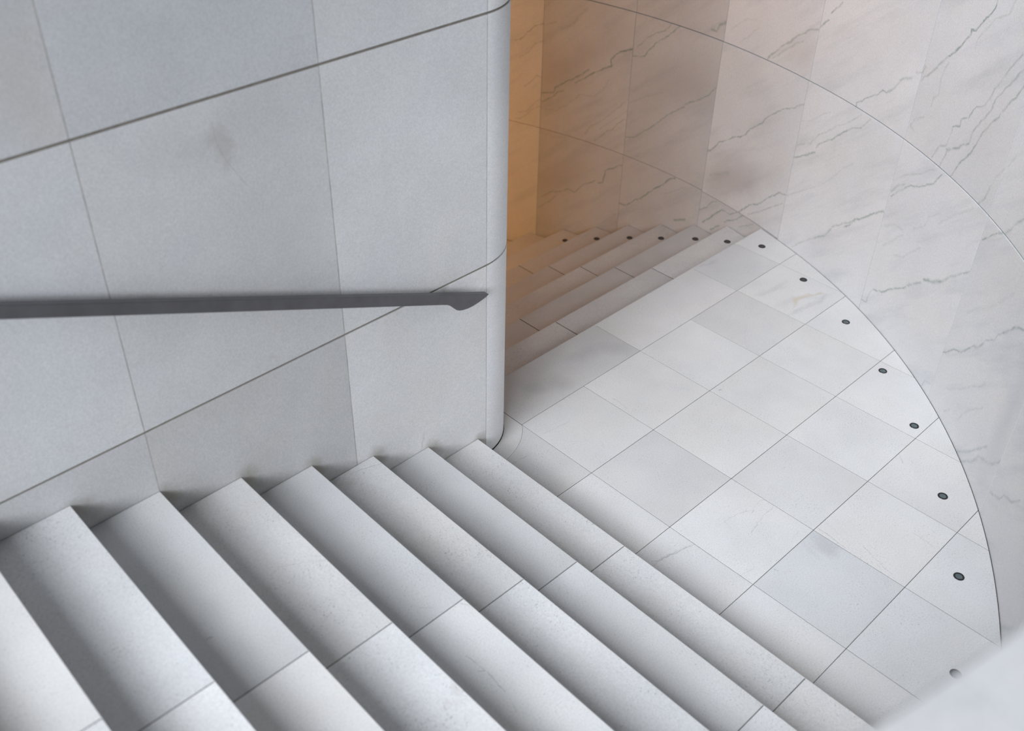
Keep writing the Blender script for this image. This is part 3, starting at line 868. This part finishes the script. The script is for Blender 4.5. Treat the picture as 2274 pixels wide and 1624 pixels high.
# ------------------------------------------------------------------ flat wall beside the flight
WH = 6.0
bm = bmesh.new()
REC = 0.007
prof = [(-4.6, WY + REC)] + [(CCX + (RC - REC) * math.cos(a * D2R), CCY + (RC - REC) * math.sin(a * D2R)) for a in range(-90, 1, 6)] + \
       [(WX - REC, 7.5), (-4.6, 7.5)]
lo = [bm.verts.new((x, y, -2.3)) for x, y in prof]
hi = [bm.verts.new((x, y, WH)) for x, y in prof]
bm.faces.new(hi)
bm.faces.new(list(reversed(lo)))
for i in range(len(lo)):
    j = (i + 1) % len(lo)
    bm.faces.new((lo[i], lo[j], hi[j], hi[i]))
wl = tag(link('wall_left', bm, M_wall_mortar), kind='structure')
ZC = [-2.4, -1.2, 0.0, 1.203, 2.397, 3.60, 4.80, WH]
XC = [-4.60, -3.93, -3.005, -2.072, -1.141, -0.315]
LT_TONE = {(2, 2): (.57, -.2), (3, 2): (.53, .2), (4, 2): (.70, .2), (5, 2): (.63, 0),  # slab tones; the last column is lightened to make up for missing light
           (2, 3): (.635, -.5), (3, 3): (.60, 0), (4, 3): (.68, .0), (5, 3): (.655, 0),
           (1, 4): (.60, 0), (2, 4): (.575, 0), (3, 4): (.575, -.8), (4, 4): (.66, -.4), (5, 4): (.645, -.2)}
HG, VG = 0.0062, 0.0018
for ci in range(5):
    for ri in range(2, 7):
        x0, x1 = XC[ci] + VG, XC[ci + 1] - VG
        z0, z1 = ZC[ri] + HG, ZC[ri + 1] - HG
        poly = [(x0, z0), (x1, z0), (x1, z1), (x0, z1)]
        bmx = prism(poly, 0.0065, 0.0004, lambda u, v, d: (u, WY + d, v), lambda u, v: (u, v))
        tv, tw = LT_TONE.get((ci, ri), (.62, -.1))
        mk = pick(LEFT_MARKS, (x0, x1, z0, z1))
        mat = M_left
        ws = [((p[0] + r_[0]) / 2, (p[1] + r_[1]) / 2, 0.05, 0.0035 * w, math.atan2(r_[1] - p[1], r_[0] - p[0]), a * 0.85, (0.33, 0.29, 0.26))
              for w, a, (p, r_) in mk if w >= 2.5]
        thin = [t for t in mk if t[0] < 2.5]
        if (ci, ri) == (2, 4) or (ci, ri) == (1, 4):
            ws.append((-2.15, 2.55, 0.10, 0.22, 0.15, 0.35, (0.56, 0.50, 0.45)))
        if (ci, ri) == (3, 3):
            ws.append((-1.62, 2.25, 0.30, 0.10, 0.0, 0.25, (0.45, 0.44, 0.42)))
            ws.append((-1.35, 1.75, 0.22, 0.35, 0.0, 0.2, (0.48, 0.47, 0.46)))
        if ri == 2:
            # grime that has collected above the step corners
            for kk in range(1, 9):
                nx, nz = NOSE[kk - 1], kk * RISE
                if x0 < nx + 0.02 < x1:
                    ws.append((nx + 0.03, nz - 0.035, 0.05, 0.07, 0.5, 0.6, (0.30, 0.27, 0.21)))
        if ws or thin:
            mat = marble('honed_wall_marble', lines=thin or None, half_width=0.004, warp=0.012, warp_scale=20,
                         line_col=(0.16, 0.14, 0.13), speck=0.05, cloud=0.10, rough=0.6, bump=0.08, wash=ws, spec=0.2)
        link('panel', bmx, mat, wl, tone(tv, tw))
# rounded corner panels and those of the hidden face
for ri in range(0, 7):
    z0, z1 = ZC[ri] + HG, ZC[ri + 1] - HG
    mpc = lambda u, v, d: (CCX + (RC - d) * math.cos(u / RC), CCY + (RC - d) * math.sin(u / RC), v)
    o = link('panel', strip_slab(-RC * math.pi / 2 + VG * .6, -VG, z0, z1, 0.0065, 0.0004, 22, mpc, lambda u, v: (u + 7, v)), M_left, wl,
             tone(.80, -.3), smooth=False)  # corner colour lightened to stand in for light it does not receive
    soft_shade(o.data)
    y = CCY
    while y < 6.5:
        y1 = min(y + 0.93, 7.4)
        poly = [(y + VG, z0), (y1 - VG, z0), (y1 - VG, z1), (y + VG, z1)]
        bmx = prism(poly, 0.0065, 0.0004, lambda u, v, d: (WX - d, u, v), lambda u, v: (u, v))
        link('panel', bmx, M_left, wl, tone(.63, 0))
        y += 0.93
# pale grout in the upright joints, nearly flush
for xj in XC[1:]:
    for ri in range(2, 7):
        bmg = bmesh.new()
        z0, z1 = ZC[ri] + HG, ZC[ri + 1] - HG
        box(bmg, xj - VG, xj + VG, WY + 0.0002, WY + 0.006, z0, z1)
        link('grout_strip', bmg, M_grout, wl)

# ------------------------------------------------------------------ round wall
ZR = [-2.4, -1.2, 0.016, 1.196, 2.396, TOP_WALL - 0.03]
ANG = sorted([-108, -101, -89, -76.7, -64.5, -52.45, -40.45, -28.55, -16.35, -5.55, 5.05, 15.95, 27.0, 38.0, 49.0, 60.0, 71.0, 82.0])
TOUT = 0.29
bm = bmesh.new()
NA = 210
a0, a1 = ANG[0] * D2R, ANG[-1] * D2R


def circ(r, a, z):
    r += wall_radius(a) - R0
    return (CX + r * math.cos(a), CY + r * math.sin(a), z)


rings = []
STEP_BACK = 0.0045                # the upper courses stand back, leaving a fine ledge
for s in range(NA + 1):
    a = a0 + (a1 - a0) * s / NA
    rings.append([bm.verts.new(circ(R0 + 0.0014, a, -2.4)), bm.verts.new(circ(R0 + 0.0014, a, 1.1925)),
                  bm.verts.new(circ(R0 + STEP_BACK + 0.0014, a, 1.1925)), bm.verts.new(circ(R0 + STEP_BACK + 0.0014, a, TOP_WALL - 0.035)),
                  bm.verts.new(circ(R0 + TOUT, a, TOP_WALL - 0.035)), bm.verts.new(circ(R0 + TOUT, a, -2.4))])
for s in range(NA):
    for q in range(6):
        bm.faces.new((rings[s][q], rings[s][(q + 1) % 6], rings[s + 1][(q + 1) % 6], rings[s + 1][q]))
bm.faces.new(rings[0])
bm.faces.new(list(reversed(rings[-1])))
bmesh.ops.recalc_face_normals(bm, faces=bm.faces)
wr = tag(link('wall_right', bm, M_ring_mortar), kind='structure')
mpr = lambda u, v, d: circ(R0 + d + (STEP_BACK if v > 1.1965 else 0.0), u / R0, v)
GREY = (0.36, 0.34, 0.33)
WALL_WASH = {(-10.95, 2): [(-0.60, 0.20, 0.34, 0.16, -0.6, 0.42, GREY), (-0.85, 0.28, 0.36, 0.12, -0.6, 0.35, GREY)],
             (10.5, 2): [(1.04, 0.58, 0.40, 0.18, -0.7, 0.4, GREY), (0.75, 0.80, 0.4, 0.10, -0.7, 0.25, GREY)],
             (-0.25, 2): [(0.0, 0.74, 0.40, 0.20, -0.7, 0.35, GREY), (-0.3, 0.80, 0.28, 0.18, -0.7, 0.35, GREY)],
             (10.5, 1): [(1.03, -0.40, 0.35, 0.14, -0.6, 0.35, GREY)],
             (-10.95, 3): [(-1.19, 1.35, 0.25, 0.14, -0.6, 0.3, GREY)],
             (-46.45, 2): [(-3.95, 0.50, 0.10, 0.55, 0.0, 0.35, (0.42, 0.45, 0.52))]}  # bluish wash paints a veil reflection into this slab
RT = {(10, 3): .70, (9, 3): .66, (8, 3): .67, (7, 3): .69, (11, 3): .62, (12, 3): .66}
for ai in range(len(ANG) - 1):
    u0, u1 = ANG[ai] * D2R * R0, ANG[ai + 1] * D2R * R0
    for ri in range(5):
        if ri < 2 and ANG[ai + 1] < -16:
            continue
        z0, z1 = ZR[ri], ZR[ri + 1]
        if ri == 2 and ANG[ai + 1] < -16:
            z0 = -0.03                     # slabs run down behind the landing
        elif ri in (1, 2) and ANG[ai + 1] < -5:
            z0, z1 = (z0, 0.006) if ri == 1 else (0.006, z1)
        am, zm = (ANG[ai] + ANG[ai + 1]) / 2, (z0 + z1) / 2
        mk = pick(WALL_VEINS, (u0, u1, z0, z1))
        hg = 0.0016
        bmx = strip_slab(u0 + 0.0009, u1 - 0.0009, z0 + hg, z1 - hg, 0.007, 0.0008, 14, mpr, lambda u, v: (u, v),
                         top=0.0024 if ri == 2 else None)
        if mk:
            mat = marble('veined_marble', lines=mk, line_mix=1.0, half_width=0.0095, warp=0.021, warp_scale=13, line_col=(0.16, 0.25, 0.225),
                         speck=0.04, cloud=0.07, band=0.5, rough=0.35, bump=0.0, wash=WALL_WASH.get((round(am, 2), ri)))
        else:
            mat = M_right
        tv = {(-0.25, 2): .53, (-10.95, 2): .65, (10.5, 3): .55, (-22.45, 2): .69, (-34.5, 2): .70, (-46.45, 2): .69,  # slab tones; those by the lower flight are darkened to deepen its shade
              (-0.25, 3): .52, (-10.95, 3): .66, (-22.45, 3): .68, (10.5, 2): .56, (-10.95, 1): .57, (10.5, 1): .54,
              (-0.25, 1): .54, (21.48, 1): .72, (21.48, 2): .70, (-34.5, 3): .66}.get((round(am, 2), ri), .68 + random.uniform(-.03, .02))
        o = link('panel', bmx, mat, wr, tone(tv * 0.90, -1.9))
        soft_shade(o.data)
for ai in range(len(ANG) - 1):
    # coping stones on top of the parapet
    u0, u1 = ANG[ai] * D2R * R0, ANG[ai + 1] * D2R * R0
    bmx = bmesh.new()
    uvl = bmx.loops.layers.uv.new('UVMap')
    n = 12
    rr = []
    for s in range(n + 1):
        a = (u0 + 0.001 + (u1 - u0 - 0.002) * s / n) / R0
        ri_, ro = R0 - 0.001, R0 + TOUT + 0.005
        rr.append([bmx.verts.new(circ(r_, a, z)) for r_, z in ((ri_, TOP_WALL - 0.034), (ri_, TOP_WALL - 0.004), (ri_ + 0.004, TOP_WALL),
                                                            (ro - 0.004, TOP_WALL), (ro, TOP_WALL - 0.004), (ro, TOP_WALL - 0.034))])
    for s in range(n):
        for q in range(6):
            bmx.faces.new((rr[s][q], rr[s][(q + 1) % 6], rr[s + 1][(q + 1) % 6], rr[s + 1][q]))
    bmx.faces.new(rr[0]); bmx.faces.new(list(reversed(rr[-1])))
    bmesh.ops.recalc_face_normals(bmx, faces=bmx.faces)
    for f in bmx.faces:
        for l in f.loops:
            l[uvl].uv = (l.vert.co.x, l.vert.co.y)
    link('coping_stone', bmx, M_right, wr, tone(.60, -.2))

# ------------------------------------------------------------------ recessed lights
def lathe(profile, n=32):
    b_ = bmesh.new()
    rg = []
    for r_, z in profile:
        rg.append([b_.verts.new((r_ * math.cos(2 * math.pi * i / n), r_ * math.sin(2 * math.pi * i / n), z)) for i in range(n)] if r_ > 1e-6
                  else [b_.verts.new((0, 0, z))])
    for a, c in zip(rg[:-1], rg[1:]):
        for i in range(n):
            j = (i + 1) % n
            if len(a) == 1:
                b_.faces.new((a[0], c[i], c[j]))
            elif len(c) == 1:
                b_.faces.new((a[i], a[j], c[0]))
            else:
                b_.faces.new((a[i], a[j], c[j], c[i]))
    bmesh.ops.recalc_face_normals(b_, faces=b_.faces)
    return b_


proto = None
LIGHTS = [
    ((0.232, -2.437, 0), 'small round floor light half hidden by the blurred wall edge in the foreground'),
    ((0.758, -2.187, 0), 'largest fully visible floor light, blue-grey lens with a bright glint, nearest the blurred edge'),
    ((1.207, -1.874, 0), 'round floor light on the landing, second complete one from the blurred foreground edge'),
    ((1.611, -1.496, 0), 'round floor light on the landing, third complete one from the blurred foreground edge'),
    ((1.937, -1.116, 0), 'round floor light on the landing, fourth complete one from the foreground'),
    ((2.226, -0.691, 0), 'round floor light with a pale ring-shaped lens, just beyond the faint yellow stain'),
    ((2.457, -0.226, 0), 'dull round floor light on the slab with the yellowish stain'),
    ((2.618, 0.222, 0), 'dull round floor light on the landing at the head of the lower flight'),
    ((2.712, 0.567, -.15), 'dark round light set in the top step below the landing'),
    ((2.785, 0.899, -.30), 'dark round light set in the second step below the landing'),
    ((2.807, 1.239, -.45), 'dark round light set in the third step below the landing'),
    ((2.829, 1.575, -.60), 'dark round light set in the fourth step below the landing'),
    ((2.811, 1.916, -.75), 'dark round light set in the fifth step below the landing'),
    ((2.777, 2.250, -.90), 'lowest and farthest of the dark step lights, in the sixth step below the landing'),
]
for n_, (loc, lab) in enumerate(LIGHTS):
    if proto is None:
        proto = empty('floor_light', (0, 0, 0))
        rim = link('rim', lathe([(0.0165, 0.0004), (0.0172, 0.0022), (0.0205, 0.0032), (0.0240, 0.0024), (0.0255, 0.0003)], 36), M_rim, proto, smooth=True)
        lens = link('lens', lathe([(0, 0.0014), (0.009, 0.0013), (0.0168, 0.0009), (0.0168, 0.0003), (0, 0.0003)], 28), M_lens, proto, smooth=False)
        o = proto
    else:
        o = proto.copy()
        COL.objects.link(o)
        for ch in (rim, lens):
            c2 = ch.copy()
            if n_ >= 6 and ch is lens:
                c2.data = ch.data.copy()
                c2.data.materials[0] = M_lens_dark
            COL.objects.link(c2)
            c2.parent = o
    o.location = loc
    tag(o, lab, 'light', 'recessed lights following the curved wall')

# ------------------------------------------------------------------ handrail
rail = empty('handrail', (-1.7, -0.105, 1.45))
tag(rail, 'dark grey metal handrail with a blade-shaped end, sloping along the flat marble wall', 'handrail')
YF, YB = -0.121, -0.091          # front and back faces of the bar


SL = -0.4302
ztop = lambda x: 1.9890 + SL * (x + 2.431)
zbot = lambda x: 1.9355 + SL * (x + 2.431)
endp = [(-4.4, ztop(-4.4)), (-4.4, zbot(-4.4)), (-0.660, zbot(-0.66)), (-0.628, zbot(-0.628) - 0.001), (-0.612, 1.148), (-0.598, 1.135), (-0.584, 1.119), (-0.572, 1.105),
        (-0.555, 1.094), (-0.530, 1.086), (-0.500, 1.081), (-0.468, 1.081), (-0.438, 1.0845), (-0.410, 1.089), (-0.387, 1.094),
        (-0.371, 1.1025), (-0.373, ztop(-0.373) + 0.001)]
link('rail', prism(endp, YB - YF, 0.002, lambda u, v, d: (u, YF + d, v), lambda u, v: (u, v)), M_metal, rail)
for xb_ in (-0.545, -1.95, -3.35):
    bmb = bmesh.new()
    zc = zbot(xb_) + 0.012 if xb_ < -1 else 1.105
    box(bmb, xb_ - 0.012, xb_ + 0.012, YB - 0.004, WY + 0.002, zc - 0.012, zc + 0.008)
    link('bracket', bmb, M_metal, rail)
